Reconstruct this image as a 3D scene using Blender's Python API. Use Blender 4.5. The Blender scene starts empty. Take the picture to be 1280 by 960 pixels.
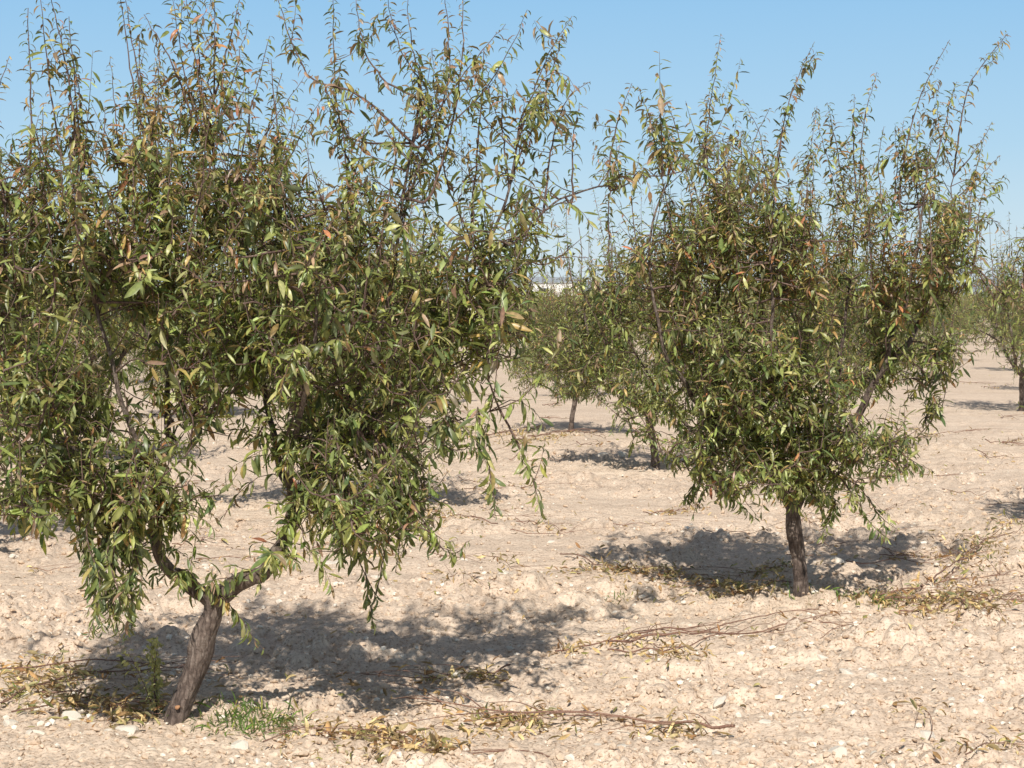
import bpy, math, random
import numpy as np

rng = np.random.default_rng(7)
random.seed(7)
C = bpy.context.scene.collection
F, PITCH, CAMH = 2600.0, math.radians(2.2), 1.65
UP = np.array([0, 0, 1.0])


def P(px, py, Z):
    """world point at depth Z (metres) that lies in photo direction (px, py)"""
    u, v = (px - 640) / F, (480 - py) / F
    y = math.cos(PITCH) + v * math.sin(PITCH)
    z = -math.sin(PITCH) + v * math.cos(PITCH)
    k = Z / y
    return np.array([u * k, Z, CAMH + z * k])


# ------------------------------------------------------------------ noise
def _hash(ix, iy, s):
    h = (ix.astype(np.int64) * 374761393 + iy.astype(np.int64) * 668265263 + s * 1442695041) & 0x7FFFFFFF
    h = ((h ^ (h >> 13)) * 1274126177) & 0x7FFFFFFF
    h = h ^ (h >> 16)
    return (h & 0xFFFFF) / float(0xFFFFF)


def vnoise(x, y, s=0):
    ix, iy = np.floor(x), np.floor(y)
    fx, fy = x - ix, y - iy
    fx, fy = fx * fx * (3 - 2 * fx), fy * fy * (3 - 2 * fy)
    a, b = _hash(ix, iy, s), _hash(ix + 1, iy, s)
    c, d = _hash(ix, iy + 1, s), _hash(ix + 1, iy + 1, s)
    return (a + (b - a) * fx) * (1 - fy) + (c + (d - c) * fx) * fy - 0.5


def lumps(x, y, s, rad=0.75, dens=1.0):
    """worley style clods: height 0..1 of randomly placed rounded lumps"""
    ix, iy = np.floor(x), np.floor(y)
    out = np.zeros_like(x)
    for dx in (-1, 0, 1):
        for dy in (-1, 0, 1):
            cx, cy = ix + dx, iy + dy
            px, py = cx + _hash(cx, cy, s), cy + _hash(cx, cy, s + 1)
            r = rad * (0.25 + 0.75 * _hash(cx, cy, s + 2) ** 2)
            r = np.where(_hash(cx, cy, s + 3) < dens, r, 0.001)
            an = _hash(cx, cy, s + 4) * 6.28
            ex, ey = x - px, y - py
            q = 1.0 + 0.45 * np.sin(np.arctan2(ey, ex) * 2 + an) + .15 * np.sin(np.arctan2(ey, ex) * 5 + an * 3)
            d2 = (ex ** 2 + ey ** 2) * q / r ** 2
            out = np.maximum(out, np.sqrt(np.clip(1 - d2, 0, 1)) * r / rad)
    return out


def ground_h(x, y):
    x = np.asarray(x, float); y = np.asarray(y, float)
    f1 = np.clip((60 - y) / 30, 0, 1)
    f2 = np.clip((36 - y) / 14, 0, 1)
    h = 0.06 * vnoise(x / 1.7, y / 1.4, 3) + 0.035 * vnoise(x / .5 + 9, y / .45, 5) * f1
    h += 0.018 * np.sin(y * 2 * math.pi / 0.62 + 2.2 * vnoise(x / 1.5, y / .9, 8) * 2) * f1 * (0.25 + 1.3 * np.clip(vnoise(x / 2.3, y / 1.1, 9) + .3, 0, 1))
    msk = np.clip(vnoise(x / .8, y / .6, 15) * 2.2 + .62, .15, 1)
    h += (0.064 * lumps(x / .17, y / .17, 20, .72, .5) + 0.046 * lumps(x / .078 + 5, y / .078, 30, .75, .85)) * f2 * msk
    h += 0.016 * vnoise(x / .06, y / .05, 51) * f2
    h += 0.016 * lumps(x / .035, y / .035, 40, .8, .9) * np.clip((15 - y) / 4, 0, 1)
    for (cx, cy) in ((-1.31, 8.0), (1.615, 11.6)):      # soil banked up round the two near trunks
        rr = np.hypot(x - cx, y - cy)
        h += np.exp(-(rr / .17) ** 2) * (.008 + .022 * lumps(x / .06, y / .06, 61, .8, .9))
    return h


# ------------------------------------------------------------------ mesh helpers
def make_mesh(name, verts, faces_list, mats, smooth=True, col=None, matidx=None):
    """faces_list : list of int arrays (n,k)"""
    me = bpy.data.meshes.new(name)
    verts = np.asarray(verts, dtype=np.float32)
    me.vertices.add(len(verts)); me.vertices.foreach_set('co', verts.ravel())
    loops = np.concatenate([f.ravel() for f in faces_list]).astype(np.int32)
    tot = np.concatenate([np.full(len(f), f.shape[1], np.int32) for f in faces_list])
    start = np.concatenate([[0], np.cumsum(tot)[:-1]]).astype(np.int32)
    me.loops.add(len(loops)); me.loops.foreach_set('vertex_index', loops)
    me.polygons.add(len(tot)); me.polygons.foreach_set('loop_start', start)
    me.polygons.foreach_set('loop_total', tot)
    me.polygons.foreach_set('use_smooth', np.full(len(tot), smooth))
    for m in (mats if isinstance(mats, (list, tuple)) else [mats]):
        me.materials.append(m)
    if matidx is not None:
        me.polygons.foreach_set('material_index', np.asarray(matidx, np.int32))
    if col is not None:
        a = me.color_attributes.new('tint', 'FLOAT_COLOR', 'POINT')
        c4 = np.ones((len(verts), 4), np.float32); c4[:, :3] = col
        a.data.foreach_set('color', c4.ravel())
    me.update(calc_edges=True); me.validate()
    return me


def link(name, me, parent=None, loc=None):
    o = bpy.data.objects.new(name, me); C.objects.link(o)
    if parent is not None: o.parent = parent
    if loc is not None: o.location = loc
    return o


def tag(o, label=None, cat=None, group=None, kind=None):
    if label: o['label'] = label
    if cat: o['category'] = cat
    if group: o['group'] = group
    if kind: o['kind'] = kind
    return o


def smooth_line(pts, n):
    """catmull-rom through pts -> about n points"""
    p = np.asarray(pts, float)
    if len(p) == 2:
        return p[0] + (p[1] - p[0]) * np.linspace(0, 1, n)[:, None]
    q = np.vstack([2 * p[0] - p[1], p, 2 * p[-1] - p[-2]])
    segs = len(p) - 1
    out = []
    for t in np.linspace(0, segs, n):
        i = min(int(t), segs - 1); f = t - i
        a, b, c, d = q[i], q[i + 1], q[i + 2], q[i + 3]
        out.append(.5 * ((2 * b) + (-a + c) * f + (2 * a - 5 * b + 4 * c - d) * f * f + (-a + 3 * b - 3 * c + d) * f ** 3))
    return np.array(out)


class Tubes:
    def __init__(s): s.v, s.q, s.t, s.n = [], [], [], 0

    def add(s, pts, rad, sides=8, gnarl=0.0, seed=0, flat=1.0):
        pts = np.asarray(pts, float); N = len(pts)
        rad = np.broadcast_to(np.asarray(rad, float), (N,))
        T = np.gradient(pts, axis=0); T /= np.linalg.norm(T, axis=1)[:, None] + 1e-9
        a = np.array([1.0, 0, 0]) if abs(T[0][0]) < .9 else np.array([0, 1.0, 0])
        u = np.cross(T[0], a); u /= np.linalg.norm(u)
        ang = np.arange(sides) / sides * 2 * math.pi
        V = np.zeros((N, sides, 3))
        L = np.concatenate([[0], np.cumsum(np.linalg.norm(np.diff(pts, axis=0), axis=1))])
        for i in range(N):
            u = u - T[i] * u.dot(T[i]); u /= np.linalg.norm(u) + 1e-9
            w = np.cross(T[i], u)
            r = np.full(sides, rad[i])
            if gnarl:
                cx, cy = np.cos(ang) * 1.3 + seed * 3.1, np.sin(ang) * 1.3 + L[i] / 0.09
                r = r * (1 + gnarl * (vnoise(cx, cy, seed) * 1.3 + .6 * vnoise(cx * 2.3 + 4, cy * 2.1, seed + 1)
                                      + .5 * np.sin(ang * 3 + L[i] * 3 + seed) * .5))
            V[i] = pts[i] + (np.cos(ang) * r)[:, None] * u + (np.sin(ang) * r * flat)[:, None] * w
        base = s.n
        s.v.append(V.reshape(-1, 3))
        i, j = np.meshgrid(np.arange(N - 1), np.arange(sides), indexing='ij')
        j2 = (j + 1) % sides
        s.q.append(np.stack([base + i * sides + j, base + i * sides + j2, base + (i + 1) * sides + j2, base + (i + 1) * sides + j], -1).reshape(-1, 4))
        s.n += N * sides
        s.v.append((pts[-1] + T[-1] * rad[-1] * .5)[None]); tip = s.n; s.n += 1
        k = np.arange(sides)
        s.t.append(np.stack([base + (N - 1) * sides + k, base + (N - 1) * sides + (k + 1) % sides, np.full(sides, tip)], -1))

    def build(s, name, mat):
        return make_mesh(name, np.vstack(s.v), [np.vstack(s.q), np.vstack(s.t)], mat)


# leaf template : stations along the blade
LS = np.array([0, .10, .34, .62, .84, 1.0])
LW = np.array([0.10, .16, .92, 1.0, .55, .0])


def leaf_mesh(name, base, D, N, length, width, col, mat, fold=.35, curve=.25, lo=False):
    """vectorised blades; base,D,N (n,3); length,width (n,); col (n,3)"""
    n = len(base)
    D = D / (np.linalg.norm(D, axis=1)[:, None] + 1e-9)
    N = N - D * (N * D).sum(1)[:, None]; N /= np.linalg.norm(N, axis=1)[:, None] + 1e-9
    S = np.cross(D, N)
    fold = np.broadcast_to(fold, (n,)); curve = np.broadcast_to(curve, (n,))
    ls, lw = (LS, LW) if not lo else (np.array([0, .45, 1.0]), np.array([.15, 1.0, .0]))
    K = len(ls)
    V = np.zeros((n, K * 3, 3)); Cc = np.zeros((n, K * 3, 3))
    side = rng.normal(0, .10, n)
    for k in range(K):
        s = ls[k]
        a = curve * 2.0 * s  # bend angle grows along the blade
        cx = np.where(np.abs(curve) > 1e-3, np.sin(a) / (2 * curve + 1e-9), s)
        cz = -np.where(np.abs(curve) > 1e-3, (1 - np.cos(a)) / (2 * curve + 1e-9), 0)
        c = base + D * (cx * length)[:, None] + N * (cz * length)[:, None] + S * (side * length * s * s)[:, None]
        hw = lw[k] * width * .5
        off = S * (hw * np.cos(fold))[:, None]
        nn = N * np.cos(a)[:, None] + D * np.sin(a)[:, None]
        lift = nn * (hw * np.sin(fold))[:, None]
        V[:, k * 3] = c - off + lift; V[:, k * 3 + 1] = c; V[:, k * 3 + 2] = c + off + lift
        Cc[:, k * 3] = col; Cc[:, k * 3 + 2] = col; Cc[:, k * 3 + 1] = col * 1.18 + .01
    fs = []
    for k in range(K - 1):
        a = k * 3
        fs += [[a, a + 1, a + 4, a + 3], [a + 1, a + 2, a + 5, a + 4]]
    fs = np.array(fs)
    Fq = (np.arange(n)[:, None, None] * (K * 3) + fs[None]).reshape(-1, 4)
    return make_mesh(name, V.reshape(-1, 3), [Fq], mat, col=Cc.reshape(-1, 3))


# ------------------------------------------------------------------ materials
def mat_new(name):
    m = bpy.data.materials.new(name); m.use_nodes = True
    nt = m.node_tree; nt.nodes.clear()
    out = nt.nodes.new('ShaderNodeOutputMaterial')
    return m, nt, out


def N_(nt, t, **kw):
    n = nt.nodes.new(t)
    for k, v in kw.items():
        if k in n.inputs: n.inputs[k].default_value = v
        else: setattr(n, k, v)
    return n


def ramp(nt, stops):
    r = nt.nodes.new('ShaderNodeValToRGB')
    el = r.color_ramp.elements
    while len(el) < len(stops): el.new(.5)
    for e, (p, c) in zip(el, stops):
        e.position = p; e.color = (*c, 1)
    return r


def leaf_material(name, rough=.38, trans=.34, spec=.6, tcol=(1.25, 1.3, .55)):
    m, nt, out = mat_new(name); L = nt.links
    at = N_(nt, 'ShaderNodeAttribute', attribute_name='tint')
    tc = N_(nt, 'ShaderNodeNewGeometry')
    no = N_(nt, 'ShaderNodeTexNoise', Scale=55.0, Detail=3.0)
    L.new(tc.outputs['Position'], no.inputs['Vector'])
    r = ramp(nt, [(.3, (.72, .72, .72)), (.7, (1.25, 1.2, 1.1))])
    L.new(no.outputs['Fac'], r.inputs['Fac'])
    mx = N_(nt, 'ShaderNodeMix', data_type='RGBA', blend_type='MULTIPLY'); mx.inputs[0].default_value = 1
    L.new(at.outputs['Color'], mx.inputs[6]); L.new(r.outputs['Color'], mx.inputs[7])
    # paler dull underside
    bf = N_(nt, 'ShaderNodeMix', data_type='RGBA', blend_type='MIX')
    L.new(tc.outputs['Backfacing'], bf.inputs[0])
    L.new(mx.outputs[2], bf.inputs[6])
    pal = N_(nt, 'ShaderNodeMix', data_type='RGBA', blend_type='MIX'); pal.inputs[0].default_value = .38
    pal.inputs[7].default_value = (.20, .235, .165, 1)
    L.new(mx.outputs[2], pal.inputs[6]); L.new(pal.outputs[2], bf.inputs[7])
    b = N_(nt, 'ShaderNodeBsdfPrincipled', Roughness=rough)
    b.inputs['Specular IOR Level'].default_value = spec
    L.new(bf.outputs[2], b.inputs['Base Color'])
    t = N_(nt, 'ShaderNodeBsdfTranslucent')
    tm = N_(nt, 'ShaderNodeMix', data_type='RGBA', blend_type='MULTIPLY'); tm.inputs[0].default_value = 1
    tm.inputs[7].default_value = (*tcol, 1)
    L.new(mx.outputs[2], tm.inputs[6]); L.new(tm.outputs[2], t.inputs['Color'])
    ms = N_(nt, 'ShaderNodeMixShader'); ms.inputs[0].default_value = trans
    L.new(b.outputs[0], ms.inputs[1]); L.new(t.outputs[0], ms.inputs[2])
    L.new(ms.outputs[0], out.inputs[0])
    return m


def bark_material(name, c0, c1, c2, scale=1.0, bump=.6):
    m, nt, out = mat_new(name); L = nt.links
    tc = N_(nt, 'ShaderNodeTexCoord')
    mp = N_(nt, 'ShaderNodeMapping'); mp.inputs['Scale'].default_value = (1, 1, .35)
    L.new(tc.outputs['Object'], mp.inputs['Vector'])
    n1 = N_(nt, 'ShaderNodeTexNoise', Scale=7.0 * scale, Detail=7.0, Roughness=.68)
    n2 = N_(nt, 'ShaderNodeTexNoise', Scale=70.0 * scale, Detail=5.0, Roughness=.65)
    w = N_(nt, 'ShaderNodeTexNoise', Scale=4.0 * scale, Detail=3.0)
    L.new(mp.outputs[0], n2.inputs['Vector']); L.new(tc.outputs['Object'], n1.inputs['Vector'])
    mp2 = N_(nt, 'ShaderNodeMapping'); mp2.inputs['Scale'].default_value = (1, 1, 7)   # horizontal lenticel rings
    L.new(tc.outputs['Object'], mp2.inputs['Vector'])
    n3 = N_(nt, 'ShaderNodeTexNoise', Scale=14.0 * scale, Detail=4.0); L.new(mp2.outputs[0], n3.inputs['Vector'])
    r = ramp(nt, [(.38, c0), (.5, c1), (.62, c2)])
    add = N_(nt, 'ShaderNodeMix', data_type='FLOAT'); add.inputs[0].default_value = .45
    L.new(n1.outputs['Fac'], add.inputs[2]); L.new(n2.outputs['Fac'], add.inputs[3])
    add2 = N_(nt, 'ShaderNodeMix', data_type='FLOAT'); add2.inputs[0].default_value = .13
    L.new(add.outputs[0], add2.inputs[2]); L.new(n3.outputs['Fac'], add2.inputs[3])
    L.new(add2.outputs[0], r.inputs['Fac'])
    mp3 = N_(nt, 'ShaderNodeMapping'); mp3.inputs['Scale'].default_value = (1, 1, .28)
    dis = N_(nt, 'ShaderNodeVectorMath', operation='MULTIPLY_ADD'); dis.inputs[1].default_value = (.06, .06, .06)
    L.new(n1.outputs['Color'], dis.inputs[0]); L.new(tc.outputs['Object'], dis.inputs[2]); L.new(dis.outputs[0], mp3.inputs['Vector'])
    vc = N_(nt, 'ShaderNodeTexVoronoi', feature='DISTANCE_TO_EDGE', Scale=48.0 * scale); L.new(mp3.outputs[0], vc.inputs['Vector'])
    cr = ramp(nt, [(.0, (.38, .36, .35)), (.16, (1, 1, 1))]); L.new(vc.outputs['Distance'], cr.inputs['Fac'])
    cm = N_(nt, 'ShaderNodeMix', data_type='RGBA', blend_type='MULTIPLY'); cm.inputs[0].default_value = .5
    L.new(r.outputs['Color'], cm.inputs[6]); L.new(cr.outputs['Color'], cm.inputs[7]); r = cm
    b = N_(nt, 'ShaderNodeBsdfPrincipled', Roughness=.8); b.inputs['Specular IOR Level'].default_value = .25
    L.new(r.outputs[2], b.inputs['Base Color'])
    bp = N_(nt, 'ShaderNodeBump', Strength=bump, Distance=.008)
    hs = N_(nt, 'ShaderNodeMath', operation='MULTIPLY'); L.new(add2.outputs[0], hs.inputs[0]); L.new(cr.outputs['Color'], hs.inputs[1])
    L.new(hs.outputs[0], bp.inputs['Height']); L.new(bp.outputs[0], b.inputs['Normal'])
    L.new(b.outputs[0], out.inputs[0])
    return m


def soil_material():
    m, nt, out = mat_new('soil'); L = nt.links
    g = N_(nt, 'ShaderNodeNewGeometry')
    big = N_(nt, 'ShaderNodeTexNoise', Scale=.9, Detail=5.0, Roughness=.55)
    mid = N_(nt, 'ShaderNodeTexNoise', Scale=9.0, Detail=6.0, Roughness=.65)
    fine = N_(nt, 'ShaderNodeTexNoise', Scale=70.0, Detail=6.0, Roughness=.7)
    st = N_(nt, 'ShaderNodeMapping'); st.inputs['Scale'].default_value = (.6, 2.4, 1)
    L.new(g.outputs['Position'], st.inputs['Vector'])
    for n in (big, mid): L.new(st.outputs[0], n.inputs['Vector'])
    L.new(g.outputs['Position'], fine.inputs['Vector'])
    r1 = ramp(nt, [(.25, (.58, .46, .36)), (.5, (.70, .573, .46)), (.75, (.79, .67, .55))])
    L.new(mid.outputs['Fac'], r1.inputs['Fac'])
    r2 = ramp(nt, [(.3, (.88, .86, .84)), (.7, (1.06, 1.06, 1.05))])
    L.new(big.outputs['Fac'], r2.inputs['Fac'])
    m1 = N_(nt, 'ShaderNodeMix', data_type='RGBA', blend_type='MULTIPLY'); m1.inputs[0].default_value = 1
    L.new(r1.outputs['Color'], m1.inputs[6]); L.new(r2.outputs['Color'], m1.inputs[7])
    r3 = ramp(nt, [(.36, (.42, .34, .28)), (.455, (.96, .96, .96)), (.66, (1.16, 1.16, 1.16))])  # dark flecks paint the shade of gaps between clods into the colour
    L.new(fine.outputs['Fac'], r3.inputs['Fac'])
    m2 = N_(nt, 'ShaderNodeMix', data_type='RGBA', blend_type='MULTIPLY'); m2.inputs[0].default_value = 1
    L.new(m1.outputs[2], m2.inputs[6]); L.new(r3.outputs['Color'], m2.inputs[7])
    # pale limestone chips
    vo = N_(nt, 'ShaderNodeTexVoronoi', Scale=26.0); L.new(g.outputs['Position'], vo.inputs['Vector'])
    sp = N_(nt, 'ShaderNodeSeparateColor'); L.new(vo.outputs['Color'], sp.inputs[0])
    gt = N_(nt, 'ShaderNodeMath', operation='GREATER_THAN'); gt.inputs[1].default_value = .86
    L.new(sp.outputs[0], gt.inputs[0])
    lt = N_(nt, 'ShaderNodeMath', operation='LESS_THAN'); lt.inputs[1].default_value = .28
    L.new(vo.outputs['Distance'], lt.inputs[0])
    mu = N_(nt, 'ShaderNodeMath', operation='MULTIPLY'); L.new(gt.outputs[0], mu.inputs[0]); L.new(lt.outputs[0], mu.inputs[1])
    m3 = N_(nt, 'ShaderNodeMix', data_type='RGBA', blend_type='MIX'); m3.inputs[7].default_value = (.78, .70, .58, 1)
    L.new(mu.outputs[0], m3.inputs[0]); L.new(m2.outputs[2], m3.inputs[6])
    b = N_(nt, 'ShaderNodeBsdfPrincipled', Roughness=.95); b.inputs['Specular IOR Level'].default_value = .1
    L.new(m3.outputs[2], b.inputs['Base Color'])
    # far relief for tilled furrows and clods
    ad = N_(nt, 'ShaderNodeMath', operation='ADD'); L.new(fine.outputs['Fac'], ad.inputs[0])
    md = N_(nt, 'ShaderNodeMath', operation='MULTIPLY'); md.inputs[1].default_value = 3.5
    L.new(mid.outputs['Fac'], md.inputs[0]); L.new(md.outputs[0], ad.inputs[1])
    bp = N_(nt, 'ShaderNodeBump', Strength=.55, Distance=.010)
    L.new(ad.outputs[0], bp.inputs['Height']); L.new(bp.outputs[0], b.inputs['Normal'])
    L.new(b.outputs[0], out.inputs[0])
    return m


def simple(name, c0, c1, scale=20, rough=.85, bump=.4, dist=.004, spec=.2):
    m, nt, out = mat_new(name); L = nt.links
    tc = N_(nt, 'ShaderNodeTexCoord')
    n = N_(nt, 'ShaderNodeTexNoise', Scale=float(scale), Detail=6.0, Roughness=.62)
    L.new(tc.outputs['Object'], n.inputs['Vector'])
    r = ramp(nt, [(.3, c0), (.7, c1)]); L.new(n.outputs['Fac'], r.inputs['Fac'])
    b = N_(nt, 'ShaderNodeBsdfPrincipled', Roughness=rough); b.inputs['Specular IOR Level'].default_value = spec
    L.new(r.outputs['Color'], b.inputs['Base Color'])
    bp = N_(nt, 'ShaderNodeBump', Strength=bump, Distance=dist)
    L.new(n.outputs['Fac'], bp.inputs['Height']); L.new(bp.outputs[0], b.inputs['Normal'])
    L.new(b.outputs[0], out.inputs[0])
    return m


M_leaf = leaf_material('almond_leaf')
M_dry = leaf_material('dry_leaf', rough=.7, trans=.2, spec=.15, tcol=(1.1, 1.0, .7))
M_grass = leaf_material('grass_blade', rough=.6, trans=.3, spec=.2)
M_trunk = bark_material('trunk_bark', (.040, .030, .027), (.15, .115, .098), (.30, .25, .215), bump=1.0)
M_twig = bark_material('twig_bark', (.07, .045, .04), (.16, .105, .09), (.27, .20, .17), scale=2.0, bump=.2)
M_prune = bark_material('pruned_stem_bark', (.15, .08, .06), (.28, .16, .12), (.43, .30, .22), scale=2.5, bump=.2)
M_stone = simple('limestone', (.70, .62, .52), (.86, .81, .72), 30, .9, .7, .006)
M_stone2 = simple('soil_clod', (.52, .40, .295), (.72, .58, .45), 40, .95, .8, .006)
M_scar = simple('cut_wood', (.34, .16, .08), (.46, .27, .15), 60, .8, .2)
M_soil = soil_material()
M_white = simple('white_render', (.74, .74, .72), (.82, .82, .80), .6, .8, .1)
M_roofm = simple('pale_metal_roof', (.30, .34, .38), (.38, .42, .46), .4, .5, .1)
M_dark = simple('dark_opening', (.04, .05, .06), (.07, .08, .09), 1, .4, .1)
M_hill = simple('haze_tinted_hills', (.27, .31, .35), (.33, .37, .40), .01, 1.0, 0)  # aerial haze is painted into this blue grey base colour

# ------------------------------------------------------------------ ground
def ground():
    t_mid = np.linspace(-.36, .36, 880)
    g = .36 + np.cumsum(np.geomspace(.002, 4, 60)); g = g[g < 30]
    t = np.concatenate([-g[::-1], t_mid, g])
    ys = [6.9]
    while ys[-1] < 6000:
        y = ys[-1]
        d = 1.25 * y * y / (2080 * CAMH) if y < 60 else max(1.25 * 3600 / (2080 * CAMH), y * .04)
        d = min(d, .035 + max(0, y - 9) * .006) if y < 60 else d
        ys.append(y + d)
    ys = np.array([-60, -30, -12, -4, 0, 2, 4, 5, 6, 6.5] + ys)
    T, Y = np.meshgrid(t, ys)
    X = T * np.maximum(Y, 4)
    H = ground_h(X, Y)
    H = np.where((np.abs(T) > .5) | (Y < 6) | (Y > 60), .06 * vnoise(X / 1.7, Y / 1.4, 3) * (Y < 200), H)
    H = np.where(Y > 200, 0, H)
    nr, nc = X.shape
    V = np.stack([X, Y, H], -1).reshape(-1, 3)
    i, j = np.meshgrid(np.arange(nr - 1), np.arange(nc - 1), indexing='ij')
    a = i * nc + j
    Q = np.stack([a, a + 1, a + nc + 1, a + nc], -1).reshape(-1, 4)
    o = link('ground', make_mesh('ground', V, [Q], M_soil))
    tag(o, kind='structure', label='pale stony tilled soil of the orchard')


ground()


# ------------------------------------------------------------------ trees
def leaf_colours(n, h01, warm=0.0, rust=0.0):
    """h01 : 0 low in the crown .. 1 top of the shoots; rust : share of orange autumn leaves on this shoot"""
    pal = np.array([(.080, .108, .040), (.138, .164, .054), (.202, .222, .076), (.28, .295, .14),
                    (.250, .185, .078), (.29, .140, .072), (.215, .150, .108), (.33, .265, .11)])
    w0 = np.array([.24, .34, .26, .10, .03, .003, .02, .01])
    w1 = np.array([.10, .18, .15, .07, .18, .02, .29, .01])
    wr = np.array([.04, .08, .12, .10, .22, .22, .10, .12])
    h = np.clip(h01 + rng.normal(0, .08, n) + warm, 0, 1)[:, None]
    rust = min(max(rust, 0), 1)
    W = np.cumsum((w0 * (1 - h) + w1 * h) * (1 - rust) + wr * rust, axis=1); W /= W[:, -1:]
    k = (rng.random(n)[:, None] > W).sum(1)
    c = 1.68 * pal[np.clip(k, 0, 7)] * rng.uniform(.52, 1.28, (n, 1)) * rng.uniform(.8, 1.18)
    c = c * (1 + rng.normal(0, .06, (n, 3)))
    return np.clip(c, .01, .8)


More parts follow.
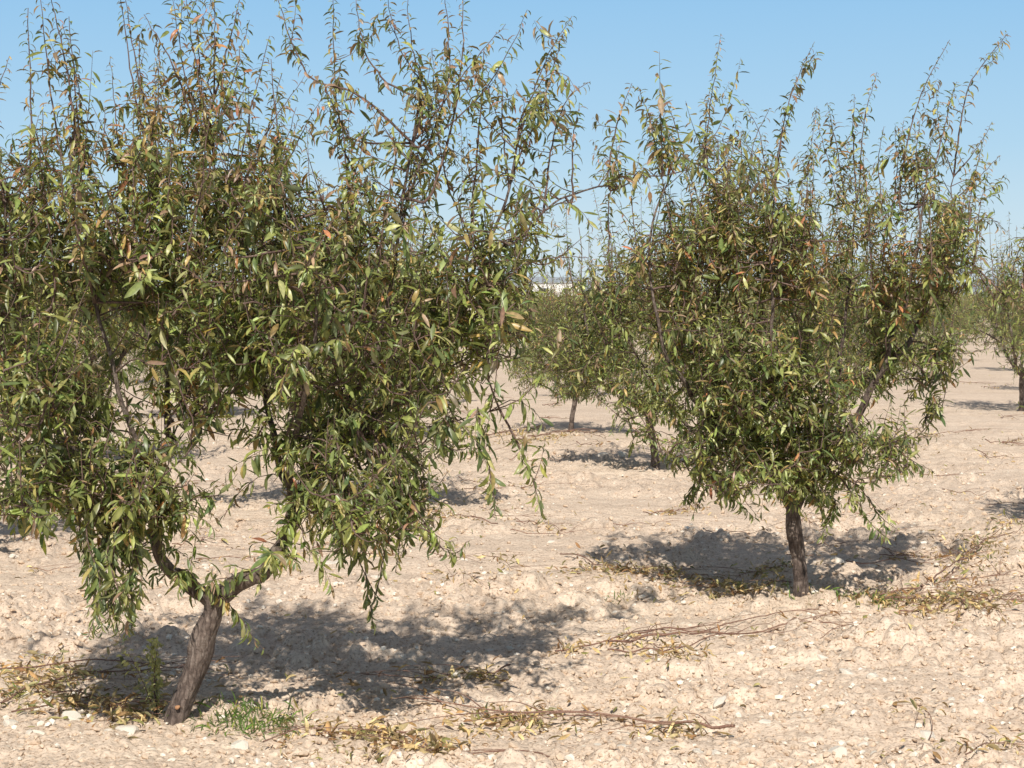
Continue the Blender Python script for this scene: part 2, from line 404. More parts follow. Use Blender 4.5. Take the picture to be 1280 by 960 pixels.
class Tree:
    """collects the skeleton and leaf frames of one tree, in world or local metres"""
    def __init__(s, base, scale_h):
        s.base = np.asarray(base, float); s.H = scale_h
        s.trunk = None; s.limbs = []; s.tw = Tubes(); s.att = []; s.attd = []
        s.LB, s.LD, s.LN, s.LL, s.LW, s.LC, s.CU = [], [], [], [], [], [], []
        s.warmspots = []

    def set_trunk(s, pts, r0, r1, seed=1):
        p = smooth_line(pts, 34)
        t = np.linspace(0, 1, 34)
        r = r0 + (r1 - r0) * t
        r = r * (1 + .55 * np.exp(-t * 15)) * (1 + .12 * np.exp(-((t - 1) / .12) ** 2)) * (1 + .10 * np.sin(t * 9 + seed))
        s.trunk = (p, r, seed)

    def limb(s, pts, r0, r1, seed=1, att_from=.22):
        r1 = r1 * .5
        L = sum(np.linalg.norm(np.array(pts[i + 1]) - np.array(pts[i])) for i in range(len(pts) - 1))
        n = max(8, int(L / .045))
        p = smooth_line(pts, n)
        wob = np.stack([vnoise(np.linspace(0, L / .14, n), np.full(n, seed * 7.3 + k), 60 + k) for k in range(3)], -1)
        p[1:] += wob[1:] * .045 * np.minimum(1, np.linspace(0, L, n) / .2)[1:, None]
        t = np.linspace(0, 1, n)
        r = r1 + (r0 - r1) * (1 - t) ** 1.55
        s.limbs.append((p, r, seed))
        k0 = int(n * att_from)
        for q in p[k0::2]:
            s.att.append(q)

    def shoot(s, p, r0, leaves=True, spacing=.017, start=.2, size=1.0, droop=.5, curl=.3, warm=0., gap=-.30):
        n = len(p)
        L = np.concatenate([[0], np.cumsum(np.linalg.norm(np.diff(p, axis=0), axis=1))])
        t = L / L[-1]
        s.tw.add(p, r0 * (1 - .78 * t), 5)
        if not leaves: return
        T = np.gradient(p, axis=0); T /= np.linalg.norm(T, axis=1)[:, None] + 1e-9
        m = max(2, int(L[-1] * (1 - start) / spacing))
        tt = start + (1 - start) * (np.arange(m) + rng.random(m) * .9) / m
        tt = np.clip(tt, 0, 1)
        dn = vnoise(tt * L[-1] / .11 + rng.random() * 90, tt * 0 + .5, 91) + rng.normal(0, .1) + .25 * (tt > .85)
        tt = tt[dn > gap]; m = len(tt)
        if m < 1: return
        B = np.stack([np.interp(tt, t, p[:, k]) for k in range(3)], -1)
        Tt = np.stack([np.interp(tt, t, T[:, k]) for k in range(3)], -1)
        a = np.cross(Tt, np.array([.31, .87, .2])); a /= np.linalg.norm(a, axis=1)[:, None]
        b = np.cross(Tt, a)
        ph = np.arange(m) * 2.39996 + rng.random() * 6.28 + rng.normal(0, .35, m)
        R = a * np.cos(ph)[:, None] + b * np.sin(ph)[:, None]
        D = R * rng.uniform(.6, 1.0, (m, 1)) + Tt * rng.uniform(.2, .9, (m, 1)) + np.array([0, 0, -1]) * (droop * rng.uniform(.2, 1.6, (m, 1)))
        Nn = UP[None] * .9 + Tt * .3 - R * .1 + rng.normal(0, .42, (m, 3))
        ln = np.clip(rng.normal(.066, .018, m), .026, .100) * rng.uniform(.85, 1.15) * size * (1 - .45 * np.clip((tt - .75) / .25, 0, 1))
        s.CU.append(rng.normal(curl, .25, m)); s.LB.append(B); s.LD.append(D); s.LN.append(Nn); s.LL.append(ln)
        s.LW.append(ln * rng.uniform(.18, .28, m))
        h01 = np.clip((B[:, 2] - s.base[2]) / s.H * 1.9 - .88, 0, 1)
        w = warm + rng.normal(0, .22)
        ru = rng.uniform(.3, .9) if rng.random() < .02 else 0.
        for (c, rr, ww) in s.warmspots:
            ru = ru + ww * max(0, 1 - np.linalg.norm((B.mean(0) - c) * np.array([1, .5, 1])) / rr)
        s.LC.append(leaf_colours(m, h01, w, ru))

    def fill(s, envs, count, dens_seed=0, size=1.0, maxlen=.5, spacing=.017, rad=.0042):
        """envs: (centre(3), radii(3), weight) ellipsoids in metres"""
        w = np.array([e[2] for e in envs], float); w /= w.sum()
        tg = []
        while len(tg) < count:
            e = envs[rng.choice(len(envs), p=w)]
            d = rng.normal(0, 1, 3); d /= np.linalg.norm(d)
            q = np.array(e[0]) + d * np.array(e[1]) * rng.random() ** .45
            nz = vnoise(np.array([q[0] / .24 + dens_seed]), np.array([q[2] / .24 + q[1] / 1.2]), 77)[0]
            if nz < -.14 + .10 * rng.random() : continue
            sp = q[2] * .74 + q[1] * .67
            if vnoise(np.array([q[0] / .17 + 3]), np.array([sp / .17 + dens_seed]), 55)[0] < -.09: continue
            if q[2] < s.base[2] + .22 * s.H * .6: continue
            tg.append(q)
        att = np.array(s.att)
        tg = np.array(tg)
        d0 = np.min(np.linalg.norm(tg[:, None] - att[None], axis=2), axis=1)
        for q in tg[np.argsort(d0)]:
            dv = q - att
            d = np.linalg.norm(dv, axis=1)
            cost = d + .55 * np.maximum(0, -dv[:, 2]) + np.where(d < .10, .3, 0)   # prefer growing up or out
            k = int(np.argmin(cost)); a = att[k]; L = d[k]
            if L < .03: continue
            if L > maxlen * 2.2: continue
            out = q - s.base; rad_out = np.hypot(out[0], out[1]); hz = (q[2] - s.base[2]) / s.H
            hang = np.clip(.65 - hz * 1.25, 0, 1) * rng.uniform(.3, 1.2)
            mid = (a + q) / 2 + np.array([0, 0, (.10 + .25 * hang) * L]) * rng.uniform(-.2, 1.4) + rng.normal(0, .07 * L + .008, 3)
            endd = (q - mid) / (np.linalg.norm(q - mid) + 1e-9)
            ext = rng.uniform(.08, .26)
            e2 = q + ext * (endd * .5 + np.array([0, 0, .8 - 2.1 * hang]) + rng.normal(0, .25, 3)) * .9
            p = smooth_line([a, mid, q, e2], 9)
            tot = L + ext
            s.shoot(p, max(.0022, rad * (.6 + tot)), spacing=spacing * rng.uniform(.8, 1.3),
                    start=max(.12, 1 - .50 / tot), size=size * rng.uniform(.85, 1.1), droop=rng.uniform(.15, .75))
            att = np.vstack([att, p[2:8:2]])

    def sprouts(s, n, zlo, zhi, front=.6):
        cand = []
        for (p, r, sd) in s.limbs:
            for i in range(3, len(p) - 1):
                if zlo < p[i][2] - s.base[2] < zhi: cand.append((p[i], r[i], p[i + 1] - p[i]))
        for _ in range(n):
            c, r, tg = cand[rng.integers(0, len(cand))]
            d = rng.normal(0, 1, 3); d[1] -= front; d[2] = abs(d[2]) * .5 + .15; d /= np.linalg.norm(d)
            L = rng.uniform(.10, .36)
            h = rng.uniform(-.5, .35)
            p = smooth_line([c, c + d * L * .5, c + d * L * .95 + [0, 0, h * L], c + d * L * 1.15 + [0, 0, 1.9 * h * L]], 8)
            s.shoot(p, .0028, start=.12, spacing=rng.uniform(.012, .02), droop=.7, warm=-.2)

    def uprights(s, n, rad, cx=0.0):
        L = []
        for _ in range(n):
            a = rng.random() * 6.28; r = rad * math.sqrt(rng.random())
            x, y = s.base[0] + cx + r * math.cos(a), s.base[1] + r * math.sin(a) * .8
            z0 = rng.uniform(1.55, 2.0); h = z0 + rng.uniform(.25, .85)
            d = rng.normal(0, .07, 2) + np.array([r * math.cos(a), 0]) * .12
            L.append([(x, y, z0), (x + d[0] * .4, y + d[1] * .4, (z0 + h) / 2), (x + d[0], y + d[1], h)])
        s.explicit(L, warm=.3, size=.78)

    def explicit(s, lists, **kw):
        att = np.array(s.att)
        for pts in lists:
            pts = [np.array(x, float) for x in pts]
            d = np.linalg.norm(att - pts[0], axis=1) + .4 * np.maximum(0, att[:, 2] - pts[0][2])
            a = att[int(np.argmin(d))]
            n = 22
            allp = [a] + pts if np.linalg.norm(a - pts[0]) > .04 else [a] + pts[1:]
            p = smooth_line(allp, n)
            p[3:-1] += rng.normal(0, .0022, (n - 4, 3))
            L = np.linalg.norm(np.diff(p, axis=0), axis=1).sum()
            k = dict(gap=rng.uniform(-.45, -.15), spacing=.0074, start=rng.uniform(.05, .3), droop=.45, size=.80, curl=.65); k.update(kw)
            s.shoot(p, (.0030 + .0032 * min(L, 1.2)) * rng.uniform(.75, 1.2), **{**k, 'spacing': k['spacing'] * rng.uniform(.7, 1.5)})
            # short side spurs
            for q in range(int(L / .22)):
                i = rng.integers(4, n - 4)
                dr = rng.normal(0, 1, 3); dr[2] = abs(dr[2]) * 1.1; dr /= np.linalg.norm(dr)
                ll = rng.uniform(.05, .17)
                kk = dict(k); kk.update(start=.15)
                s.shoot(smooth_line([p[i], p[i] + dr * ll * .6, p[i] + dr * ll + np.array([0, 0, .3 * ll])], 5), .002, **kk)
            for q in p[4:14:3]: s.att.append(q)

    def build(s, lo=False, origin=None):
        """-> list of (name, mesh) relative to the tree base"""
        o = s.base if origin is None else origin
        res = []
        tb = Tubes(); tb.add(s.trunk[0] - o, s.trunk[1], 30 if not lo else 10, .24, s.trunk[2]); res.append(('trunk', tb.build('trunk', M_trunk)))
        for (p, r, sd) in s.limbs:
            t = Tubes(); t.add(p - o, r, 16 if not lo else 7, .16, sd); res.append(('limb', t.build('limb', M_trunk)))
        s.tw.v = [v - o for v in s.tw.v]
        res.append(('twigs', s.tw.build('twigs', M_twig)))
        B = np.vstack(s.LB) - o; n = len(B)
        res.append(('foliage', leaf_mesh('foliage', B, np.vstack(s.LD), np.vstack(s.LN), np.concatenate(s.LL), np.concatenate(s.LW),
                    np.vstack(s.LC), M_leaf, fold=rng.uniform(.15, .75, n), curve=np.concatenate(s.CU), lo=lo)))
        print('leaves', n)
        return res


def place(parts, name, loc, rz=0, label='', group=None, sc=1.0, cat='tree'):
    e = bpy.data.objects.new(name, None); C.objects.link(e)
    e.empty_display_size = .3
    e.location = loc; e.rotation_euler = (0, 0, rz); e.scale = (sc, sc, sc)
    tag(e, label, cat, group)
    for nm, me in parts:
        link(nm, me, e)
    return e


ROW = 'almond trees standing in the orchard grid'


def env_px(Z, rows, depth):
    """ellipses seen in the photo -> ellipsoids round the tree axis"""
    out = []
    for (cx, cy, rx, ry, w, dz) in rows:
        zz = Z + dz
        out.append((P(cx, cy, zz), (rx / F * zz, depth, ry / F * zz), w * rx * ry / 1e4))
    return out


# ---- front tree (left)
Z1 = 8.0
gx = P(215, 915, Z1)
b1 = np.array([gx[0], Z1, float(ground_h(gx[0], Z1)) - .06])
T1 = Tree(b1, 3.0)
p1 = lambda x, y, dz=0: P(x, y, Z1 + dz)
T1.set_trunk([b1 + [-.02, 0, -.05], p1(229, 876), p1(247, 828), p1(256, 790), p1(266, 765), p1(263, 738)], .046, .039, 3)
T1.limb([p1(262, 750), p1(232, 730, -.03), p1(207, 706, -.08), p1(194, 660, -.12), p1(190, 600, -.15), p1(165, 530, -.2), p1(130, 430, -.25), p1(105, 300, -.2), p1(90, 170, -.2)], .034, .007, 5)
T1.limb([p1(266, 750), p1(300, 729, .0), p1(335, 706, .0), p1(356, 668, .03), p1(368, 618, .08), p1(398, 560, .1), p1(450, 490, .1), p1(478, 400, .1), p1(500, 300, .05), p1(525, 150, .0)], .042, .010, 6)
T1.limb([p1(194, 672, -.11), p1(196, 630, -.05), p1(206, 585, .05), p1(213, 530, .2), p1(214, 470, .35), p1(238, 350, .3), p1(262, 210, .2), p1(268, 110, .2)], .027, .008, 7, .1)
T1.limb([p1(366, 625, .08), p1(362, 570, -.05), p1(378, 500, -.25), p1(395, 420, -.35), p1(385, 320, -.35), p1(350, 230, -.3)], .018, .005, 8)
T1.limb([p1(194, 650, -.12), p1(150, 610, -.25), p1(90, 560, -.4), p1(40, 470, -.4), p1(10, 350, -.3), p1(5, 240, -.3)], .022, .006, 9, .1)
T1.limb([p1(385, 590, .08), p1(440, 548, .15), p1(520, 480, .25), p1(575, 400, .3), p1(605, 320, .3), p1(640, 220, .3), p1(660, 130, .3)], .024, .007, 10, .1)
T1.limb([p1(575, 400, .3), p1(610, 330, .2), p1(655, 290, .2), p1(690, 262, .3), p1(735, 240, .5), p1(790, 226, .8), p1(860, 214, 1.1), p1(930, 215, 1.4), p1(985, 226, 1.6)], .0065, .004, 11, .0)
T1.limb([p1(440, 548, .15), p1(490, 532, .0), p1(545, 534, -.05), p1(590, 522, -.05), p1(640, 512, -.1)], .0085, .003, 12, .1)
T1.limb([p1(368, 618, .08), p1(345, 560, .3), p1(330, 450, .6), p1(340, 330, .6), p1(330, 230, .5)], .02, .006, 13, .1)
T1.limb([p1(214, 470, .35), p1(180, 400, .5), p1(175, 300, .5), p1(165, 200, .4)], .014, .005, 14, .1)
T1.warmspots = [(p1(265, 110, .2), .55, .5), (p1(140, 450, -.3), .2, .9), (p1(265, 520, .2), .25, .7), (p1(185, 610, -.2), .12, .9),
                (p1(90, 60), .7, .35), (p1(450, 420), .3, .2), (p1(240, 470), .15, .9)]
tops1 = [[(78, 200, -.2), (62, 100, -.2), (50, -15, -.2)], [(95, 190, -.2), (85, 90, -.2), (62, -10, -.25)], [(105, 200, -.1), (98, 110, -.1), (78, 30, -.1)],
         [(185, 200, .3), (165, 100, .3), (150, -10, .3)], [(190, 180, .3), (172, 90, .3), (157, 0, .3)], [(150, 190, .1), (143, 130, .1), (138, 70, .1)],
         [(196, 190, .2), (195, 130, .2), (193, 78, .2)], [(262, 200, .2), (235, 110, .2), (215, -12, .2)], [(262, 190, .2), (243, 70, .2), (230, -14, .2)],
         [(268, 130, .2), (268, 60, .2), (268, -10, .2)], [(270, 170, .2), (292, 95, .1), (312, 25, .1)], [(272, 120, .2), (285, 60, .2), (302, -8, .2)],
         [(250, 170, .1), (215, 80, .0), (180, 18, .0)], [(258, 160, .3), (250, 90, .3), (246, 30, .3)],
         [(210, 230, .0), (190, 170, -.1), (205, 110, -.1)], [(305, 240, -.3), (330, 170, -.3), (378, 100, -.3)], [(340, 240, -.4), (365, 190, -.4), (404, 118, -.4)],
         [(520, 170, .0), (450, 120, -.1), (385, 92, -.15), (342, -12, -.2)], [(435, 170, .2), (418, 90, .2), (416, -10, .2)],
         [(490, 330, .05), (440, 250, .0), (428, 160, .0), (402, 100, .0)], [(480, 300, .1), (458, 240, .1), (430, 190, .1), (405, 105, .1)],
         [(528, 130, .0), (480, 100, .0), (455, 60, .0), (445, 0, .0)], [(525, 110, .0), (500, 60, .0), (482, -10, .0)], [(528, 120, .0), (515, 60, .0), (508, -10, .0)],
         [(520, 220, .05), (560, 100, .1), (556, -10, .1)], [(540, 240, .05), (575, 100, .1), (578, -10, .1)], [(530, 160, .0), (590, 80, .1), (632, 30, .15)],
         [(530, 180, .0), (600, 120, .1), (640, 55, .1), (659, 12, .1)], [(650, 160, .3), (680, 80, .3), (715, 20, .3)], [(640, 220, .3), (680, 120, .3), (705, 40, .3)],
         [(628, 240, .3), (628, 160, .3), (628, 95, .3)], [(645, 240, .3), (652, 180, .3), (655, 120, .3)], [(685, 260, .3), (690, 180, .3), (708, 125, .3), (738, 102, .3)],
         [(715, 250, .4), (716, 180, .4), (724, 128, .4)], [(600, 320, .3), (560, 230, .3), (545, 140, .3), (540, 60, .3)], [(575, 380, .3), (590, 260, .4), (600, 150, .4), (605, 60, .4)],
         [(505, 280, .05), (515, 200, .05), (528, 120, .0)], [(500, 290, .05), (522, 190, .05), (550, 100, .05)], [(10, 250, -.3), (-10, 150, -.3), (12, 70, -.3)],
         [(100, 260, -.2), (45, 200, -.2), (35, 175, -.2)], [(120, 330, -.2), (110, 230, -.2), (128, 150, -.2)], [(300, 300, .4), (312, 200, .4), (310, 110, .4)],
         [(340, 300, .5), (350, 220, .5), (372, 150, .5)], [(760, 232, .7), (770, 160, .7), (790, 104, .7)], [(830, 218, 1.0), (812, 150, 1.0), (797, 108, 1.0)],
         [(590, 330, .3), (640, 330, .2), (690, 322, .2), (735, 322, .2)]]
T1.explicit([[p1(*q) for q in l] for l in tops1], warm=.35)
droops1 = [[(165, 610, -.3), (150, 680, -.35), (142, 740, -.4), (150, 800, -.4)], [(170, 610, -.3), (138, 670, -.4), (132, 730, -.42), (140, 780, -.42)],
           [(175, 620, -.3), (165, 690, -.35), (160, 740, -.4), (165, 790, -.4)], [(440, 560, .0), (470, 630, -.1), (480, 690, -.1), (462, 770, -.1)],
           [(470, 560, .0), (510, 640, -.1), (545, 680, -.1), (575, 690, -.1)], [(480, 560, .1), (500, 620, .0), (510, 660, .0), (500, 700, .0)],
           [(590, 522, -.05), (606, 560, -.1), (614, 600, -.1), (619, 645, -.1)], [(630, 514, -.1), (650, 560, -.1), (668, 610, -.1), (681, 648, -.1)],
           [(275, 745, -.05), (292, 762, -.1), (312, 790, -.1), (330, 812, -.1)], [(420, 560, -.2), (430, 620, -.3), (425, 670, -.3), (440, 700, -.3)],
           [(60, 600, -.4), (30, 640, -.45), (12, 670, -.45)], [(110, 610, -.3), (100, 650, -.3), (95, 690, -.3)], [(195, 650, -.15), (205, 690, -.2), (190, 725, -.2)],
           [(545, 534, -.05), (560, 560, -.05), (600, 560, -.1)], [(170, 610, -.3), (120, 650, -.4), (115, 720, -.42), (128, 790, -.42)]]
T1.explicit([[p1(*q) for q in l] for l in droops1], warm=-.3, size=1.0, droop=.8, spacing=.010, gap=-.3)
for _ in range(2):
    T1.explicit([[p1(q[0] + rng.normal(0, 13), q[1] + rng.normal(0, 12) - 12 * _, q[2] + rng.normal(0, .06)) for q in l] for l in droops1[:6] + droops1[9:10] + droops1[14:]], warm=-.3, size=.95, droop=.8, spacing=.011, gap=-.3)
e1 = env_px(Z1, [(110, 400, 165, 150, 1.2, -.1), (50, 520, 100, 120, 1.1, -.3), (300, 340, 165, 130, 1.1, .0), (430, 430, 120, 150, 1.1, .1), (555, 400, 95, 110, .9, .2),
                 (120, 620, 115, 55, 1.2, -.3), (170, 560, 70, 90, 1.0, -.1), (330, 430, 150, 80, .9, .0), (470, 560, 105, 85, 1.1, .1), (440, 640, 75, 55, .9, .0), (600, 300, 85, 75, .8, .3),
                 (0, 330, 60, 130, 1.2, -.2), (250, 250, 110, 80, .6, .2), (110, 260, 90, 100, .55, -.1), (390, 300, 90, 80, .6, -.2), (330, 590, 75, 50, .3, .2), (520, 250, 50, 90, .8, .05), (650, 400, 40, 60, .3, .2), (560, 480, 70, 50, .5, .1), (180, 240, 110, 80, .6, .1), (280, 170, 50, 110, .45, .2), (590, 400, 75, 75, 1.0, .2), (650, 320, 55, 50, .6, .3), (150, 700, 32, 75, 2.2, -.35), (480, 640, 70, 45, 1.3, -.1), (60, 620, 80, 45, 1.3, -.3), (330, 600, 80, 50, .35, .0), (270, 570, 90, 50, .35, .2), (300, 500, 110, 60, .6, .0), (420, 610, 90, 70, .9, -.1), (140, 480, 130, 70, .8, -.2)], .62)
T1.fill(e1, 1400, 3)
T1.sprouts(110, .8, 1.4)
T1.sprouts(34, .6, .95, .9)
T1.sprouts(170, 1.4, 2.7, .3)
T1.uprights(46, .95, -.1)
parts1 = T1.build()
t1 = place(parts1, 'almond_tree', b1, label='large leaning almond tree in the left foreground with forked trunk', group=ROW)
# pruning scars on the leaning trunk
def scar(parent, w, r):
    th = np.linspace(0, 6.283, 15)[:-1]
    rr = r * (1 + .15 * np.sin(th * 2 + 1) + .1 * np.sin(th * 3))
    V = [(rr[i] * math.cos(th[i]), -.0, rr[i] * math.sin(th[i])) for i in range(14)] + [(rr[i] * .8 * math.cos(th[i]), -.012, rr[i] * .8 * math.sin(th[i])) for i in range(14)] + [(0, -.006, 0)]
    q = np.array([[i, (i + 1) % 14, 14 + (i + 1) % 14, 14 + i] for i in range(14)])
    tr = np.array([[14 + i, 14 + (i + 1) % 14, 28] for i in range(14)])
    link('pruning_scar', make_mesh('pruning_scar', np.array(V), [q, tr], M_scar), parent, w - b1)
scar(t1, p1(222, 884, -.052), .009)

# ---- second tree (right)
Z2 = 11.6
gx = P(1002, 752, Z2)
b2 = np.array([gx[0], Z2, float(ground_h(gx[0], Z2)) - .06])
T2 = Tree(b2, 3.1)
p2 = lambda x, y, dz=0: P(x, y, Z2 + dz)
T2.set_trunk([b2 + [0, 0, -.05], p2(1000, 710), p2(993, 660), p2(990, 618)], .045, .041, 21)
T2.limb([p2(990, 632), p2(972, 598), p2(935, 560), p2(893, 530, -.1), p2(862, 490, -.2), p2(825, 410, -.3), p2(815, 300, -.3), p2(850, 190, -.2)], .040, .008, 22)
T2.limb([p2(990, 630), p2(965, 585, .1), p2(925, 510, .3), p2(900, 400, .35), p2(890, 280, .3), p2(880, 180, .3)], .034, .007, 23)
T2.limb([p2(992, 630), p2(990, 560, -.1), p2(975, 460, -.3), p2(962, 340, -.4), p2(966, 220, -.4)], .032, .007, 24)
T2.limb([p2(993, 632), p2(1020, 590, .0), p2(1060, 540, -.05), p2(1100, 470, -.1), p2(1130, 380, -.2), p2(1150, 280, -.2), p2(1165, 190, -.2)], .040, .008, 25)
T2.limb([p2(993, 630, .02), p2(1015, 570, .2), p2(1045, 480, .4), p2(1062, 370, .5), p2(1072, 240, .5)], .032, .007, 26)
T2.limb([p2(1100, 470, -.1), p2(1150, 400, .1), p2(1180, 320, .2), p2(1195, 220, .2)], .02, .006, 27, .1)
T2.limb([p2(935, 560), p2(880, 545, .2), p2(840, 510, .3), p2(790, 440, .3), p2(760, 340, .2)], .018, .006, 28, .1)
T2.warmspots = [(p2(1020, 350, -.3), .5, .6), (p2(1090, 340, -.2), .35, .6), (p2(860, 340), .5, .35), (p2(1160, 300), .3, .4), (p2(905, 500, -.5), .1, .9)]
tops2 = [[(880, 200, .3), (890, 120, .3), (901, 42, .3)], [(884, 200, .3), (882, 150, .3), (888, 110, .3)], [(968, 230, -.4), (985, 130, -.4), (1018, 52, -.4)],
         [(966, 240, -.4), (975, 180, -.4), (998, 115, -.4)], [(960, 235, -.3), (950, 170, -.3), (928, 124, -.3)], [(930, 235, .0), (942, 180, .0), (962, 135, .0)],
         [(905, 240, .3), (915, 190, .3), (920, 145, .3)], [(1050, 250, .3), (1032, 190, .3), (1018, 135, .3)], [(1058, 250, .4), (1045, 180, .4), (1034, 128, .4)],
         [(1070, 240, .5), (1066, 170, .5), (1068, 118, .5)], [(1074, 230, .5), (1080, 150, .5), (1096, 90, .5)], [(1098, 260, .2), (1098, 200, .2), (1105, 158, .2)],
         [(1125, 260, -.2), (1130, 200, -.2), (1150, 120, -.2), (1187, 50, -.2)], [(1122, 250, -.1), (1122, 200, -.1), (1130, 150, -.1)],
         [(1195, 220, .2), (1200, 160, .2), (1215, 100, .2), (1260, 42, .2)], [(1190, 220, .2), (1175, 170, .2), (1170, 110, .2)], [(1170, 200, -.2), (1182, 150, -.2), (1196, 102, -.2)],
         [(1195, 215, .2), (1225, 180, .2), (1240, 152, .2)], [(1185, 260, .2), (1230, 215, .2), (1250, 195, .2)], [(1012, 280, .0), (1012, 230, .0), (1016, 188, .0)],
         [(855, 200, -.2), (842, 150, -.2), (824, 112, -.2)], [(850, 210, -.2), (820, 170, -.2), (808, 140, -.2)], [(765, 340, .2), (762, 250, .2), (775, 180, .2)],
         [(1150, 290, -.2), (1145, 210, -.2), (1150, 150, -.2)], [(1085, 300, .4), (1150, 200, .3), (1168, 165, .3)], [(800, 330, -.2), (790, 250, -.2), (800, 190, -.2)],
         [(990, 300, -.4), (1000, 240, -.4), (1010, 205, -.4)], [(1215, 330, .2), (1225, 260, .2), (1235, 215, .2)]]
T2.explicit([[p2(*q) for q in l] for l in tops2], warm=.3, spacing=.0085)
droops2 = [[(893, 560, -.2), (878, 590, -.25), (866, 645, -.25)], [(1005, 610, -.1), (1028, 630, -.15), (1034, 668, -.15)], [(1040, 590, -.2), (1075, 610, -.3), (1100, 645, -.3), (1122, 662, -.3)],
           [(1090, 540, -.1), (1130, 570, -.1), (1168, 590, -.1)], [(935, 575, -.1), (912, 600, -.2), (930, 638, -.2)], [(860, 540, -.2), (835, 565, -.2), (815, 560, -.2)],
           [(1060, 560, -.2), (1045, 600, -.3), (1020, 640, -.3)], [(1000, 600, -.2), (985, 620, -.3), (1005, 640, -.3)], [(870, 560, .2), (875, 600, .2), (860, 630, .2)]]
T2.explicit([[p2(*q) for q in l] for l in droops2], warm=-.3, size=1.0, droop=.8, spacing=.010, gap=-.3)
for _ in range(1):
    T2.explicit([[p2(q[0] + rng.normal(0, 9), q[1] + rng.normal(0, 8) - 5 * _, q[2] + rng.normal(0, .08)) for q in l] for l in droops2[:5] + droops2[8:]], warm=-.3, size=.95, droop=.8, spacing=.011, gap=-.3)
e2 = env_px(Z2, [(850, 400, 110, 110, 1.1, -.1), (950, 370, 120, 110, 1.1, .0), (1060, 400, 130, 110, 1.1, .0), (1145, 370, 90, 95, 1.1, .0), (950, 490, 130, 80, 1.1, .0), (1060, 500, 90, 75, 1.1, .0),
                 (840, 490, 75, 65, 1.0, .0), (1000, 575, 70, 38, 1.2, -.2), (885, 560, 55, 45, 1.0, -.1), (900, 290, 110, 60, .8, .1), (1060, 290, 120, 55, .8, .1), (1185, 300, 55, 75, .8, .1),
                 (770, 370, 50, 80, .6, .1), (1100, 550, 50, 35, .6, .0), (950, 310, 180, 80, .5, .2), (1120, 330, 120, 90, .9, .1), (890, 450, 120, 90, 1, -.2), (1000, 590, 120, 36, .8, -.2), (920, 590, 60, 36, 1.2, -.2), (1090, 560, 60, 42, 1.2, -.1), (745, 400, 50, 85, .8, .2), (1170, 400, 60, 80, .8, .2), (830, 500, 60, 70, 1.1, .1), (1130, 500, 55, 55, 1.1, .0), (1110, 450, 80, 70, 1.4, .0), (1010, 500, 110, 80, .9, -.2)], .72)
T2.fill(e2, 1500, 9)
T2.sprouts(110, .66, 1.2)
T2.sprouts(170, 1.2, 2.6, .3)
T2.uprights(52, 1.05, .15)
parts2 = T2.build()
place(parts2, 'almond_tree', b2, label='almond tree with straight short trunk at right centre, second nearest', group=ROW)


# ---- generic trees
def generic(seed, nshoot, ntop, lo=False, size=1.0, spacing=.017):
    global rng
    rng = np.random.default_rng(seed)
    T = Tree((0, 0, 0), 3.0)
    lean = rng.normal(0, .05, 2)
    fz = rng.uniform(.52, .66)
    fork = np.array([lean[0], lean[1], fz])
    T.set_trunk([(0, 0, -.08), (lean[0] * .2 + rng.normal(0, .02), lean[1] * .2, fz * .4), (lean[0] * .7, lean[1] * .7, fz * .75), fork], .042, .037, seed)
    a0 = rng.random() * 6.28
    nl = 5 if not lo else 4
    for i in range(nl):
        a = a0 + i * 6.283 / nl + rng.normal(0, .25)
        r = rng.uniform(.5, .9)
        d = np.array([math.cos(a), math.sin(a), 0])
        pts = [fork - [0, 0, .04], fork + d * r * .28 + [0, 0, .10], fork + d * r * .62 + [0, 0, .42], fork + d * r * .9 + [0, 0, .9], fork + d * r * 1.0 + [0, 0, 1.4], fork + d * r * 1.1 + [0, 0, 1.85]]
        pts = [np.array(p) + (rng.normal(0, .04, 3) if k > 1 else 0) for k, p in enumerate(pts)]
        T.limb(pts, .036, .007, seed + i)
        T.limb([pts[2], pts[2] + d * .3 + [0, 0, .05] + rng.normal(0, .08, 3), pts[2] + d * .55 + [0, 0, .25] + rng.normal(0, .1, 3)], .016, .005, seed + i + 20, .1)
    tops = []
    for i in range(ntop):
        a = rng.random() * 6.28; r = 1.05 * math.sqrt(rng.random())
        x, y = r * math.cos(a), r * math.sin(a)
        h = rng.uniform(2.3, 3.15) - .25 * r
        ln = rng.normal(0, .1, 2) + np.array([x, y]) * .12
        z0 = rng.uniform(1.5, 1.9)
        tops.append([(x * .9, y * .9, z0), (x + ln[0] * .4, y + ln[1] * .4, (z0 + h) / 2), (x + ln[0], y + ln[1], h)])
    T.explicit(tops, warm=.12, spacing=spacing * .85, size=.85 * size)
    envs = []
    for i in range(9):
        a = i * .7 + rng.random(); r = rng.uniform(.45, 1.0)
        envs.append((np.array([r * math.cos(a), r * math.sin(a), rng.uniform(.72, 1.75)]), (.52, .52, .46), 1.0))
    envs.append((np.array([0, 0, 1.5]), (.8, .8, .45), 1.5))
    envs.append((np.array([0, 0, 1.95]), (.95, .95, .3), 1.2))
    T.sprouts(70 if lo else 150, .58, 1.2, 0)
    T.fill(envs, nshoot, seed, size=size, spacing=spacing)
    return T.build(lo=lo, origin=np.zeros(3))


